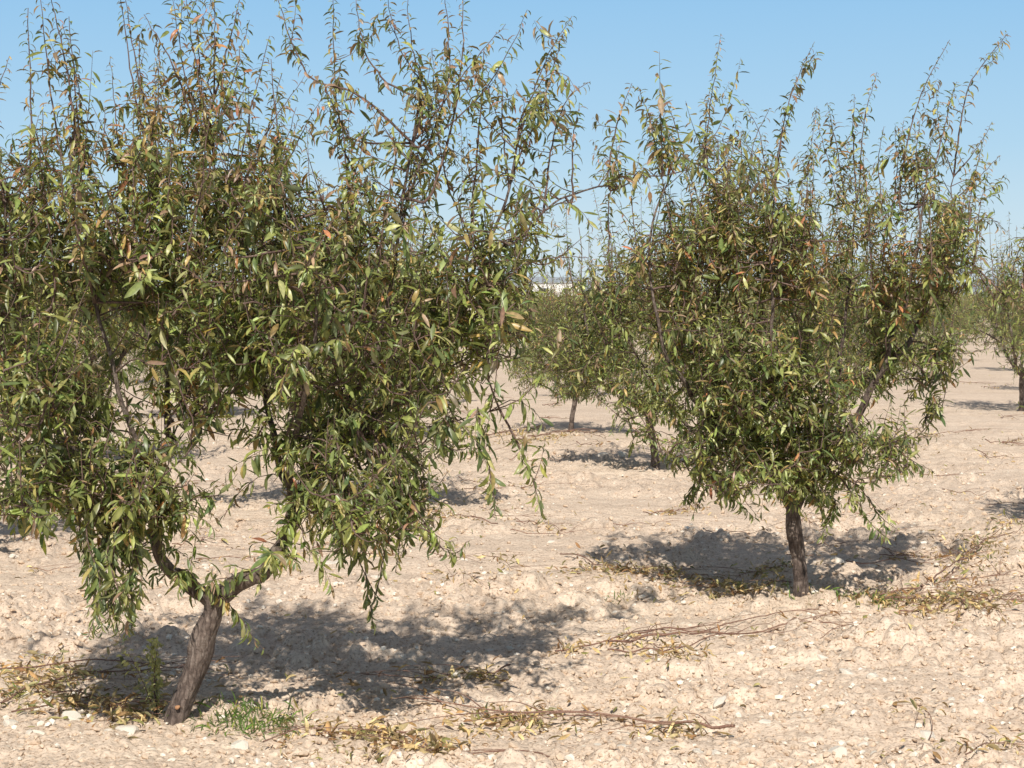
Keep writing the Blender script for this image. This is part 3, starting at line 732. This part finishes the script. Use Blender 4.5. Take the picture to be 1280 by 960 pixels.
mids = [generic(101, 1150, 34, False, 1.08, .018), generic(202, 1150, 34, False, 1.08, .018)]
fars = [generic(303 + k, 560, 26, True, 1.5, .036) for k in range(3)]
V_, W_ = np.array([2.92, 3.6]), np.array([-3.1, 4.9])
A0 = np.array([b1[0], Z1])
spots = []
for i in range(-40, 60):
    for j in range(-30, 45):
        q = A0 + V_ * i + W_ * j
        if (i, j) in ((0, 0), (1, 0)): continue
        if q[1] < 9 or q[1] > 112 or abs(q[0]) > .262 * q[1] + 1.6: continue
        q = q + np.random.default_rng(i * 100 + j + 9000).normal(0, .13, 2)
        spots.append((q[1], q[0], i, j))
spots.sort()
special = {(0, 1): ('almond tree reaching in from beyond the left edge of the frame', 1.08),
           (2, 0): ('almond tree reaching in from beyond the right edge of the frame', .84),
           (1, 1): ('almond tree directly behind the large left foreground tree', 1.05),
           (1, 2): ('almond tree glimpsed through the far left side of the left crown', 1.05),
           (3, 1): ('almond tree almost hidden behind the right half of the right hand crown', .95),
           (2, 2): ('almond tree seen under the right side of the left crown beside the pale lane', 1.02),
           (1, 3): ('almond tree hidden deep behind the left edge foliage', 1.05),
           (3, 2): ('almond tree with thin visible trunk in the gap between the two big trees', .86),
           (2, 3): ('almond tree seen through the open fork of the left tree in the distance', 1.02),
           (4, 2): ('distant almond tree behind the core of the right hand crown', .88),
           (3, 3): ('small almond tree on the left side of the central lane in the distance', .9),
           (2, 4): ('small distant almond tree low behind the left edge of the left crown', .9),
           (2, 1): ('almond tree close behind the left side of the right hand tree', 1.08)}
for n, (y, x, i, j) in enumerate(spots):
    r = np.random.default_rng(i * 77 + j + 5000)
    if (i, j) in ((4, 1), (5, 2)): continue
    lab, sc = special.get((i, j), (None, None))
    if sc is None: sc = r.uniform(.98, 1.12) if y < 30 else r.uniform(.76, .92)
    if (i, j) == (3, 2): x, y, sc = .75, 26.3, .78
    if (i, j) == (2, 1): x, y, sc = 1.42, 20.6, .95
    if (i, j) == (3, 1): x, y, sc = 3.72, 23.7, .95
    px = 640 + x / y * F
    if lab is None:
        if y < 36:
            side = 'left' if px < 420 else 'centre' if px < 860 else 'right'
            lab = 'almond tree in the middle distance towards the %s, about %d rows back' % (side, round(y / 4.3) - 1)
        else:
            lab = 'small distant almond tree in the orchard rows near the horizon'
    if y < 34: pr = mids[n % 2]
    else: pr = fars[r.integers(0, 3)]
    if y > 60: pr = [q for q in pr if q[0] in ('trunk', 'foliage')]
    place(pr, 'almond_tree', (x, y, float(ground_h(x, y)) - .02 if y < 60 else 0), r.random() * 6.28, lab,
          ROW if y < 36 else 'distant almond trees of the far rows', sc)
    if (i, j) == (3, 2):
        pass
place(fars[1], 'almond_tree', (7.85, 32.0, 0), 1.0, 'almond tree at the right edge of the middle distance beside the open lane', ROW, 1.05)


# ---- far orchard as one mass
def far_orchard():
    global rng
    rng = np.random.default_rng(5)
    B = []
    for i in range(-20, 170):
        for j in range(-90, 110):
            q = A0 + V_ * i + W_ * j
            if 112 <= q[1] <= 330 and abs(q[0]) < .28 * q[1]: B.append(q + rng.normal(0, .15, 2))
    B = np.array(B); n = len(B); k = 60
    u = rng.normal(0, 1, (n, k, 3)); u /= np.linalg.norm(u, axis=2)[..., None]
    c = np.zeros((n, k, 3)); c[:, :, :2] = B[:, None]; c[:, :, 2] = 1.55
    c += u * np.array([1.15, 1.15, .85]) * rng.random((n, k, 1)) ** .4
    c = c.reshape(-1, 3); m = len(c)
    D = rng.normal(0, 1, (m, 3)); ln = rng.uniform(.35, .7, m)
    me = leaf_mesh('far_orchard', c, D, rng.normal(0, 1, (m, 3)), ln, ln * .5, leaf_colours(m, np.full(m, .3)), M_leaf, lo=True)
    tag(link('far_orchard', me), 'mass of far almond rows merging into one band at the horizon', 'orchard', kind='stuff')


far_orchard()


# ------------------------------------------------------------------ stones
def rock_mesh(seed, name, mat, sub=2):
    import bmesh
    r = np.random.default_rng(seed)
    bm = bmesh.new(); bmesh.ops.create_icosphere(bm, subdivisions=sub, radius=1)
    pl = [(lambda v: v / np.linalg.norm(v))(r.normal(0, 1, 3)) for _ in range(11)]
    hh = r.uniform(.55, .9, 11)
    for v in bm.verts:
        p = np.array(v.co)
        for a, h in zip(pl, hh):
            d = p.dot(a)
            if d > h: p = p - a * (d - h)
        p = p * (1 + .08 * float(vnoise(np.array([p[0] * 2.5 + seed]), np.array([p[1] * 2.5 + p[2] * 1.7]), 4)[0]))
        v.co = p * [1, .8, .62]
    me = bpy.data.meshes.new(name); bm.to_mesh(me); bm.free()
    me.materials.append(mat)
    return me


rocks = [rock_mesh(k, 'stone', M_stone, 3) for k in range(6)]


def put_stone(x, y, s, label, group='pale limestone pieces scattered on the soil', seed=0, flat=1.0):
    r = random.Random(seed)
    o = link('stone', rocks[seed % 6])
    o.location = (x, y, float(ground_h(x, y)) + s * .02)
    o.scale = (s * r.uniform(.85, 1.3), s * r.uniform(.8, 1.1), s * flat * r.uniform(.75, 1.05))
    o.rotation_euler = (r.uniform(-.35, .35), r.uniform(-.35, .35), r.uniform(0, 6.28))
    tag(o, label, 'stone', group)


def gp(px, py):
    """ground point seen at (px,py)"""
    Z = 8.0
    for _ in range(12):
        u, v = (px - 640) / F, (480 - py) / F
        y = math.cos(PITCH) + v * math.sin(PITCH); z = -math.sin(PITCH) + v * math.cos(PITCH)
        h = 0.0
        Z = (h - CAMH) / z * y
    return u * Z / y, Z


named = [(160, 922, .052, 'pale wedge shaped stone left of the leaning trunk'), (300, 942, .046, 'flat cream stone in front of the green grass tuft'),
         (62, 890, .05, 'rounded pale stone in the litter near the left edge'), (285, 890, .036, 'white stone just behind the grass by the leaning trunk'),
         (90, 905, .05, 'dull buff stone left of the wedge shaped one'), (1045, 708, .05, 'bright stone in the shade right of the straight trunk'),
         (1098, 716, .04, 'white stone at the edge of the right tree shade'), (1048, 950, .05, 'large white stone at the bottom right of centre'),
         (1160, 921, .045, 'flat whitish stone at lower right'), (1030, 835, .042, 'white stone in open soil below the straight trunk'),
         (1058, 855, .04, 'paired white stone slightly below the open soil one'), (754, 568, .075, 'rounded boulder below the far shadow at centre'), (778, 575, .06, 'broad pale boulder right of the rounded one')]
for k, (px, py, s, lab) in enumerate(named):
    x, y = gp(px, py); put_stone(x, y, s, lab, seed=k)
rs = random.Random(31)
for k in range(80):
    py = 600 + 360 * rs.random() ** .75; px = rs.uniform(-30, 1310)
    if px < 500 and rs.random() < .3: continue
    x, y = gp(px, py)
    put_stone(x, y, rs.uniform(.016, .038) * (1 + .03 * (y - 8)), 'small pale angular stone lying on the bare soil', 'small limestone pieces strewn over the soil', seed=100 + k, flat=.8)


def gravel():
    g = np.random.default_rng(77)
    base = []
    for k in range(5):
        me = rock_mesh(50 + k, 'tmp', M_stone2, 1)
        v = np.array([tuple(q.co) for q in me.vertices]); f = np.array([tuple(p.vertices) for p in me.polygons])
        base.append((v, f)); bpy.data.meshes.remove(me)
    Vs, Fs, Mi, n = [], [], [], 0
    cnt = 34000
    py = 545 + 430 * g.random(cnt) ** .8; px = g.uniform(-250, 1530, cnt)
    for k in range(cnt):
        x, y = gp(px[k], py[k])
        cl = float(vnoise(np.array([x / .8]), np.array([y / .6]), 15)[0])
        if g.random() > .55 + cl: continue
        s = (.005 + .019 * g.random() ** 2.4) * (1 + .04 * (y - 8))
        v, f = base[g.integers(0, 5)]
        a = g.random() * 6.28; ca, sa = math.cos(a), math.sin(a)
        sc = g.uniform(.7, 1.3, 3) * s
        q = v * sc; q = np.stack([q[:, 0] * ca - q[:, 1] * sa, q[:, 0] * sa + q[:, 1] * ca, q[:, 2]], -1)
        Vs.append(q + [x, y, s * .3]); Fs.append(f + n); n += len(v); Mi += [1 if g.random() < .13 else 0] * len(f)
    V = np.vstack(Vs); V[:, 2] += np.repeat(ground_h(np.array([q[:, 0].mean() for q in Vs]), np.array([q[:, 1].mean() for q in Vs])), [len(q) for q in Vs])
    me = make_mesh('gravel', V, [np.vstack(Fs)], [M_stone2, M_stone], smooth=False, matidx=Mi)
    tag(link('gravel', me), 'small crumbled clods and chips covering the tilled soil', 'gravel', kind='stuff')


gravel()


# ------------------------------------------------------------------ prunings, dry leaves, grass
def dry_cols(n, green=0.0):
    pal = np.array([(.56, .42, .21), (.66, .54, .30), (.42, .27, .13), (.28, .16, .08), (.48, .44, .21), (.24, .24, .09)])
    w = np.array([.28, .25, .2, .12, .1, .05 + green]); w /= w.sum()
    return pal[rng.choice(6, n, p=w)] * rng.uniform(.7, 1.25, (n, 1))


def dry_leaves(name, pts, zoff=.012, size=1.0, green=0., o=np.zeros(3)):
    n = len(pts)
    D = rng.normal(0, 1, (n, 3)); D[:, 2] *= .55
    Nn = np.array([0, 0, 1.0]) + rng.normal(0, .7, (n, 3))
    ln = rng.uniform(.035, .075, n) * size
    return leaf_mesh(name, pts - o + [0, 0, zoff], D, Nn, ln, ln * rng.uniform(.2, .36, n), dry_cols(n, green), M_dry,
                     fold=rng.uniform(.3, 1.1, n), curve=rng.normal(.5, .5, n))


def branch_on_ground(pxs, label, r=.006, heaps=(), nside=6, leaves=60, green=0., group=None, mat=None, lift=.02, cat='branch'):
    """pxs: ground pixels of the main stem. heaps: fractions of length where the dead leaves sit"""
    g2 = [gp(a, b) for a, b in pxs]
    p = smooth_line([(x, y, 0) for x, y in g2], 40)
    L = np.linalg.norm(np.diff(p, axis=0), axis=1).sum()
    wob = np.stack([vnoise(np.linspace(0, L / .2, 40), np.full(40, p[0][0] * 9 + k), 70 + k) for k in range(3)], -1)
    p += wob * np.array([.07, .10, 0])
    zz = ground_h(p[:, 0], p[:, 1]); zz = np.convolve(np.pad(zz, 4, 'edge'), np.ones(9) / 9, 'valid')
    p[:, 2] = zz + lift + np.abs(wob[:, 2]) * .05
    org = p[0].copy(); org[2] = float(ground_h(org[0], org[1]))
    e = bpy.data.objects.new('fallen_branch', None); C.objects.link(e); e.location = org; e.empty_display_size = .2
    tag(e, label, cat, group)
    t = Tubes(); r *= .72; t.add(p - org, r * (1 - .7 * np.linspace(0, 1, 40)), 7)
    link('stem', t.build('stem', mat or M_prune), e)
    tips = []
    for k in range(nside):
        i = rng.integers(2, 36); d = p[min(i + 3, 39)] - p[i]; d /= np.linalg.norm(d)
        s = np.cross(d, UP) * rng.choice([-1, 1]) * rng.uniform(.3, 1.3); ll = rng.uniform(.12, .42)
        q = [p[i], p[i] + (d + s) * ll * .5 + [0, 0, .02], p[i] + (d * 1.1 + s) * ll]
        q = smooth_line(q, 10); q[:, 2] = np.maximum(q[:, 2], ground_h(q[:, 0], q[:, 1]) + .006)
        t2 = Tubes(); t2.add(q - org, r * .45 * (1 - .6 * np.linspace(0, 1, 10)), 5); tips.append(q); link('side_twig', t2.build('side_twig', mat or M_prune), e)
    if leaves:
        src = []
        for k in range(leaves):
            if len(heaps) and rng.random() < .85:
                f = heaps[rng.integers(0, len(heaps))]
                b = p[int(np.clip(f + rng.normal(0, .06), 0, 1) * 39)] + rng.normal(0, 1, 3) * [.06, .09, .0]
            elif tips and rng.random() < .6:
                q = tips[rng.integers(0, len(tips))]; b = q[rng.integers(3, 10)]
            else: b = p[rng.integers(0, 40)] + rng.normal(0, 1, 3) * [.03, .04, 0]
            src.append([b[0], b[1], max(b[2], 0) if False else float(ground_h(b[0], b[1])) + abs(rng.normal(0, .022))])
        link('dry_leaves', dry_leaves('dry_leaves', np.array(src), .006, 1.0, green, org), e)
    return e


rng = np.random.default_rng(42)
G = 'pruned branches lying on the orchard soil'
branch_on_ground([(800, 802), (900, 786), (980, 772), (1045, 762)], 'reddish pruned stem, uppermost of the bundle below the straight trunk', .006, (), 5, 12, group=G)
branch_on_ground([(760, 816), (860, 800), (960, 792), (1060, 788)], 'long reddish pruned stem running along the middle of the central bundle', .008, (.05, .2), 7, 40, group=G)
branch_on_ground([(690, 818), (770, 806), (850, 790), (940, 776)], 'thin brown stem reaching furthest left in the central bundle', .006, (.1, .3), 6, 60, group=G)
branch_on_ground([(760, 826), (850, 815), (930, 797), (1000, 788)], 'lowest stem of the central bundle with a clump of dead leaves', .006, (.25,), 6, 45, group=G)
branch_on_ground([(820, 812), (848, 826), (866, 838)], 'short twig with brown dead leaves hanging below the bundle', .004, (.8,), 3, 40, group=G)
branch_on_ground([(915, 922), (840, 908), (740, 900), (600, 893), (500, 885)], 'long red stem with curled straw leaves across the bottom centre', .009, (.18, .62, .7, .3), 10, 190, group=G, lift=.035)
branch_on_ground([(690, 962), (650, 946), (590, 945), (520, 955)], 'arching thin stem at the very bottom of the picture', .005, (.9,), 5, 60, group=G)
branch_on_ground([(550, 958), (500, 930), (440, 915)], 'straw coloured leafy pruning at bottom left of centre', .005, (.2, .5, .8), 7, 190, group=G, green=.05)
branch_on_ground([(640, 838), (590, 846), (530, 852), (460, 855)], 'brown pruning along the lower edge of the left tree shade', .006, (.2, .4, .6), 6, 100, group=G)
branch_on_ground([(0, 895), (60, 870), (110, 850), (200, 850)], 'branch under dead leaves in the shade at the left edge', .007, (.3, .6, .8), 8, 120, group=G)
branch_on_ground([(0, 850), (90, 838), (180, 838), (260, 842)], 'pale straight stem lying across the left tree shade', .006, (.15,), 5, 70, group=G)
branch_on_ground([(20, 905), (90, 892), (150, 905), (205, 915)], 'low heap of curled straw leaves left of the leaning trunk', .005, (.35, .6, .85), 6, 120, group=G, green=.1)
branch_on_ground([(60, 880), (120, 890), (170, 900), (240, 870)], 'red twig among ochre leaves beside the leaning trunk', .005, (.3, .5, .7), 6, 150, group=G)
branch_on_ground([(340, 945), (400, 925), (470, 935), (560, 925)], 'scatter of yellow dead leaves right of the green grass tuft', .004, (.3, .6), 5, 90, group=G)
branch_on_ground([(985, 735), (940, 742), (900, 738), (850, 742)], 'heap of straw leaves on the left of the straight trunk', .006, (.2, .4, .55), 6, 190, group=G, green=.25)
branch_on_ground([(980, 712), (940, 722), (880, 745)], 'leafy pruning lying in the shade behind the straight trunk', .005, (.1, .4), 5, 90, group=G, green=.2)
branch_on_ground([(700, 706), (760, 716), (820, 722), (880, 728)], 'brown leafy branch along the near edge of the right tree shade', .006, (.3, .5, .8), 8, 170, group=G)
branch_on_ground([(1020, 742), (1100, 752), (1190, 758), (1290, 756)], 'long dark branch with yellow leaves right of the straight trunk', .008, (.3, .6, .8), 9, 140, group=G, green=.15)
branch_on_ground([(1130, 765), (1180, 768), (1230, 775), (1290, 770)], 'olive and straw leaf heap near the right edge below the long branch', .006, (.3, .6), 6, 80, group=G, green=.2)
branch_on_ground([(1190, 728), (1215, 700), (1245, 675), (1285, 655)], 'yellow leafed branch slanting up to the right edge', .007, (.2, .5, .8), 7, 190, group=G, green=.2)
branch_on_ground([(1060, 715), (1120, 705), (1170, 708), (1230, 690)], 'thin bare stem at the right end of the right tree shade', .005, (), 5, 25, group=G)
branch_on_ground([(605, 698), (630, 708), (650, 722)], 'small dry sprig on bare soil left of the right tree shade', .004, (.4, .8), 4, 30, group=G)
branch_on_ground([(560, 738), (580, 735), (615, 742)], 'tiny clump of ochre leaves between the two tree shades', .004, (.2, .8), 3, 40, group=G)
branch_on_ground([(640, 560), (680, 550), (720, 545), (760, 558)], 'large brown brush heap beside the thin distant trunk', .012, (.1, .3, .5), 14, 240, group=G, lift=.06)
branch_on_ground([(590, 553), (640, 545), (680, 540)], 'second brown brush heap left of the thin distant trunk', .01, (.2, .5, .8), 10, 180, group=G, lift=.05)
branch_on_ground([(790, 545), (850, 560), (900, 575)], 'straw pile behind the lower left twigs of the right tree', .01, (.2, .5), 9, 130, group=G)
branch_on_ground([(800, 645), (850, 640), (880, 636)], 'brown twig pile on the soil left of the straight trunk top', .006, (.4, .7), 6, 70, group=G)
branch_on_ground([(620, 665), (560, 650), (500, 640)], 'dry leafy stem behind the low tips of the left tree', .006, (.5, .8), 6, 90, group=G)
branch_on_ground([(1060, 610), (1110, 602), (1180, 600), (1240, 596)], 'thin bare stem on the lane at the right', .007, (.3,), 5, 30, group=G)
branch_on_ground([(1100, 555), (1160, 545), (1230, 540)], 'brown stem lying across the right hand lane further back', .01, (.5,), 6, 50, group=G)
branch_on_ground([(1030, 815), (1060, 806), (1088, 800)], 'faint short twig in open soil at right', .003, (), 2, 4, group=G)
branch_on_ground([(1150, 905), (1165, 930), (1150, 955)], 'small straw sprig near the lower right stones', .003, (.1, .8), 3, 22, group=G)
branch_on_ground([(1140, 918), (1146, 905), (1150, 895)], 'single curled ochre leaf cluster standing at lower right', .002, (.5,), 1, 9, group=G)
branch_on_ground([(1200, 955), (1240, 940), (1290, 930)], 'dead leafy twig in the bottom right corner', .004, (.3, .8), 4, 45, group=G)
branch_on_ground([(1150, 745), (1195, 718), (1232, 690), (1285, 668)], 'bare red stem running beside the yellow leafed slanting branch', .008, (), 7, 30, group=G, lift=.04)
branch_on_ground([(1090, 748), (1180, 740), (1290, 735)], 'dark red stem lying just above the long branch at right', .007, (.6,), 7, 50, group=G, lift=.04)
rs = random.Random(8)
for k in range(80):      # thin prunings left along the lanes
    py = 470 + 240 * rs.random(); px = rs.uniform(-20, 1300); ln = rs.uniform(25, 80) * (1 if py > 560 else .7)
    a = rs.uniform(-.16, .16)
    branch_on_ground([(px, py), (px + ln * .5, py + ln * .5 * a + rs.uniform(-2, 2)), (px + ln, py + ln * a)],
                     'thin bare pruning lying across the tilled soil between the trees', .005 * (1 + max(0, 640 - py) / 150), (), 3, 14 if k % 2 else 5,
                     group='thin prunings strewn between the rows')


rs = random.Random(18)
for k in range(12):
    py = rs.uniform(740, 780); px = rs.uniform(1000, 1240); ln = rs.uniform(30, 90); a = rs.uniform(-.3, .3)
    branch_on_ground([(px, py), (px + ln * .5, py + ln * .5 * a + 3), (px + ln, py + ln * a)], 'short broken twig in the tangle right of the straight trunk', .004, (.5,), 4, 26, group='broken twigs right of the straight trunk')


def litter(cnt, regions, name, label):
    pts = []
    for k in range(cnt):
        cx, cy, rx, ry = regions[rng.integers(0, len(regions))]
        px, py = cx + rng.normal(0, .5) * rx, cy + rng.normal(0, .5) * ry
        if py > 958 or py < 450: continue
        x, y = gp(px, py); pts.append((x, y, float(ground_h(x, y)) + abs(rng.normal(0, .006))))
    tag(link(name, dry_leaves(name, np.array(pts), .004, .9, .1)), label, 'leaf litter', kind='stuff')


litter(3000, [(60, 870, 90, 40), (60, 860, 90, 40), (1180, 760, 120, 25), (900, 740, 120, 14), (90, 870, 150, 40), (470, 940, 130, 25), (640, 895, 90, 12), (930, 742, 90, 12), (1160, 758, 150, 12), (780, 720, 100, 8), (1230, 700, 60, 40),
              (640, 700, 700, 90), (640, 850, 700, 110), (660, 548, 90, 10), (1150, 560, 150, 60), (560, 610, 150, 60)], 'leaf_litter', 'curled straw and brown dead leaves scattered over the ground')


def grass(px, py, rx, ry, n, label, size=1.0):
    base = []
    for k in range(n):
        x, y = gp(px + rng.normal(0, .5) * rx, py + rng.normal(0, .5) * ry)
        base.append((x, y, float(ground_h(x, y)) - .003))
    base = np.array(base); D = rng.normal(0, .55, (n, 3)); D[:, 2] = rng.uniform(.5, 1.2, n)
    ln = rng.uniform(.03, .085, n) * size
    c = np.array([(.10, .17, .035)]) * rng.uniform(.6, 1.7, (n, 1)) + (rng.random((n, 1)) < .15) * np.array([(.2, .13, .05)])
    org = base.mean(0)
    me = leaf_mesh('grass_tuft', base - org, D, np.array([0, 0, .5]) + rng.normal(0, .6, (n, 3)), ln, ln * .07 + .0022, c, M_grass, fold=.3, curve=rng.normal(.6, .4, n))
    tag(link('grass_tuft', me, loc=org), label, 'grass', kind='stuff')


grass(305, 912, 62, 20, 330, 'green grass tuft beside the foot of the leaning trunk')
grass(352, 912, 30, 10, 60, 'sparser grass tuft right of the thick green one')
grass(1085, 750, 75, 10, 420, 'low green grass patch right of the straight trunk')
grass(772, 748, 22, 6, 40, 'tiny green weed alone on the open soil at centre', .8)
grass(15, 880, 40, 14, 40, 'thin green weed at the left edge')


def sucker():
    """pale greenish shoot with small round leaves beside the leaning trunk"""
    x, y = gp(196, 905); y = Z1 + .12
    x = P(196, 900, y)[0]
    org = np.array([x, y, float(ground_h(x, y))])
    e = bpy.data.objects.new('weed_plant', None); C.objects.link(e); e.location = org
    tag(e, 'pale leafy weed standing just left of the leaning trunk', 'weed')
    t = Tubes(); B = []
    for k in range(5):
        h = rng.uniform(.22, .36); a = rng.normal(0, .06, 2)
        p = smooth_line([(0, 0, -.01), (a[0] * .5, a[1] * .5, h * .5), (a[0] + rng.normal(0, .03), a[1], h)], 14)
        t.add(p, .0028 * (1 - .6 * np.linspace(0, 1, 14)), 5)
        for q in p[3:]:
            for _ in range(5): B.append(q + rng.normal(0, .012, 3))
    link('stem', t.build('stem', M_twig), e)
    B = np.array(B); n = len(B)
    D = rng.normal(0, 1, (n, 3)); ln = rng.uniform(.018, .036, n)
    col = np.array([(.42, .42, .22)]) * rng.uniform(.6, 1.4, (n, 1))
    link('leaves', leaf_mesh('leaves', B, D, UP + rng.normal(0, .5, (n, 3)), ln, ln * .5, col, M_grass, fold=.3, curve=.3), e)


sucker()


# ------------------------------------------------------------------ far buildings and hills
def box(a, b):
    x0, y0, z0 = a; x1, y1, z1 = b
    V = np.array([(x0, y0, z0), (x1, y0, z0), (x1, y1, z0), (x0, y1, z0), (x0, y0, z1), (x1, y0, z1), (x1, y1, z1), (x0, y1, z1)], float)
    Q = np.array([(0, 3, 2, 1), (4, 5, 6, 7), (0, 1, 5, 4), (1, 2, 6, 5), (2, 3, 7, 6), (3, 0, 4, 7)])
    return V, Q


def building(px0, px1, ytop, Z, label, ndoor):
    x0, x1 = P(px0, 380, Z)[0], P(px1, 380, Z)[0]; zt = P(640, ytop, Z)[2]
    e = bpy.data.objects.new('warehouse', None); C.objects.link(e); e.location = ((x0 + x1) / 2, Z, 0)
    tag(e, label, 'building', 'white farm buildings beyond the orchard')
    w = x1 - x0; h = zt - 1.1; d = 12
    V = np.array([(-w / 2, 0, -.2), (w / 2, 0, -.2), (w / 2, d, -.2), (-w / 2, d, -.2), (-w / 2, 0, h), (w / 2, 0, h), (w / 2, d, h), (-w / 2, d, h), (-w / 2, d / 2, h + 1.0), (w / 2, d / 2, h + 1.0)])
    link('wall', make_mesh('wall', V, [np.array([(0, 1, 5, 4), (2, 3, 7, 6)]), np.array([(1, 2, 6, 9, 5), (3, 0, 4, 8, 7)])], M_white, smooth=False), e)
    o = .3
    V = np.array([(-w / 2 - o, -o, h + .0), (w / 2 + o, -o, h + .0), (w / 2 + o, d / 2, h + 1.15), (-w / 2 - o, d / 2, h + 1.15), (w / 2 + o, d + o, h), (-w / 2 - o, d + o, h)])
    V2 = V + [0, 0, .15]
    link('roof', make_mesh('roof', np.vstack([V, V2]), [np.array([(0, 3, 2, 1), (3, 5, 4, 2), (6, 7, 8, 9), (9, 8, 10, 11), (0, 1, 7, 6), (5, 11, 10, 4)])], M_roofm, smooth=False), e)
    for k in range(ndoor):
        cx = -w / 2 + w * (k + .5) / ndoor
        v, q = box((cx - 1.3, -.06, 0), (cx + 1.3, .0 - .003, 3.2))
        link('door', make_mesh('door', v, [q], M_roofm, smooth=False), e)
        v, q = box((cx - .7, -.05, 4.2), (cx + .7, -.003, 5.0))
        link('window', make_mesh('window', v, [q], M_dark, smooth=False), e)


building(588, 654, 351, 420, 'white warehouse with grey roof seen between the crowns, left one', 2)
building(664, 724, 347, 440, 'taller white warehouse seen between the crowns, right one', 2)


def hills():
    x = np.linspace(-2600, 2600, 260)
    top = 34 + 30 * vnoise(x / 420, x * 0 + 2, 3) + 14 * vnoise(x / 120, x * 0 + 5, 4) + 22 * np.clip((x - 300) / 900, 0, 1) + 10 * np.clip((-x - 300) / 500, 0, 1)
    rows = [(3300, -2, 0), (3500, .5, 1), (3900, .85, 2), (4300, 1.0, 3), (5200, .6, 4)]
    V = []
    for (y, f, k) in rows:
        V.append(np.stack([x, np.full_like(x, y), (top * f if f > 0 else np.full_like(x, -3)) + (8 * vnoise(x / 90, x * 0 + k, 9) if k else 0)], -1))
    V = np.vstack(V); n = len(x)
    i, j = np.meshgrid(np.arange(len(rows) - 1), np.arange(n - 1), indexing='ij'); a = i * n + j
    tag(link('hills', make_mesh('hills', V, [np.stack([a, a + 1, a + n + 1, a + n], -1).reshape(-1, 4)], M_hill)), kind='structure', label='low hills on the horizon, coloured blue grey for haze')


hills()

# ------------------------------------------------------------------ light, sky, camera
EL, AZ = math.radians(42), math.radians(3)
sl = bpy.data.lights.new('sun', 'SUN'); sl.energy = 5.0; sl.angle = math.radians(.53); sl.color = (1, .93, .83)
so = bpy.data.objects.new('sun', sl); C.objects.link(so)
from mathutils import Vector
so.rotation_euler = Vector((math.sin(AZ) * math.cos(EL), math.cos(AZ) * math.cos(EL), -math.sin(EL))).to_track_quat('-Z', 'Y').to_euler()
so.location = (-2, -20, 20)
w = bpy.data.worlds.new('World'); bpy.context.scene.world = w; w.use_nodes = True
nt = w.node_tree
bg = nt.nodes['Background']; sk = nt.nodes.new('ShaderNodeTexSky'); sk.sky_type = 'NISHITA'; sk.sun_disc = False
sk.sun_elevation = EL; sk.sun_rotation = math.pi + AZ; sk.air_density = 1.0; sk.dust_density = .6; sk.ozone_density = 1.0
tcw = nt.nodes.new('ShaderNodeTexCoord'); sx = nt.nodes.new('ShaderNodeSeparateXYZ'); nt.links.new(tcw.outputs['Generated'], sx.inputs[0])
rp = ramp(nt, [(0.0, (.68, .78, .86)), (.03, (.56, .735, .87)), (.075, (.40, .64, .86)), (.15, (.27, .545, .84)), (.32, (.17, .22, .30)), (1.0, (.15, .155, .18))])
nt.links.new(sx.outputs['Z'], rp.inputs[0])
vm = nt.nodes.new('ShaderNodeVectorMath'); vm.operation = 'SCALE'; vm.inputs['Scale'].default_value = 1 / .12
nt.links.new(rp.outputs[0], vm.inputs[0])
mxw = nt.nodes.new('ShaderNodeMix'); mxw.data_type = 'RGBA'; mxw.inputs[0].default_value = .85   # clear hazy blue over the physical sky
nt.links.new(sk.outputs[0], mxw.inputs[6]); nt.links.new(vm.outputs[0], mxw.inputs[7])
nt.links.new(mxw.outputs[2], bg.inputs[0]); bg.inputs[1].default_value = .12

cam = bpy.data.cameras.new('camera'); co = bpy.data.objects.new('camera', cam); C.objects.link(co)
cam.sensor_width = 36; cam.lens = F / 1280 * 36; cam.clip_end = 12000; cam.clip_start = .1
co.location = (0, 0, CAMH); co.rotation_euler = (math.pi / 2 - PITCH, 0, 0)
sc = bpy.context.scene
sc.camera = co
sc.view_settings.view_transform = 'Standard'; sc.view_settings.look = 'None'; sc.view_settings.exposure = 0
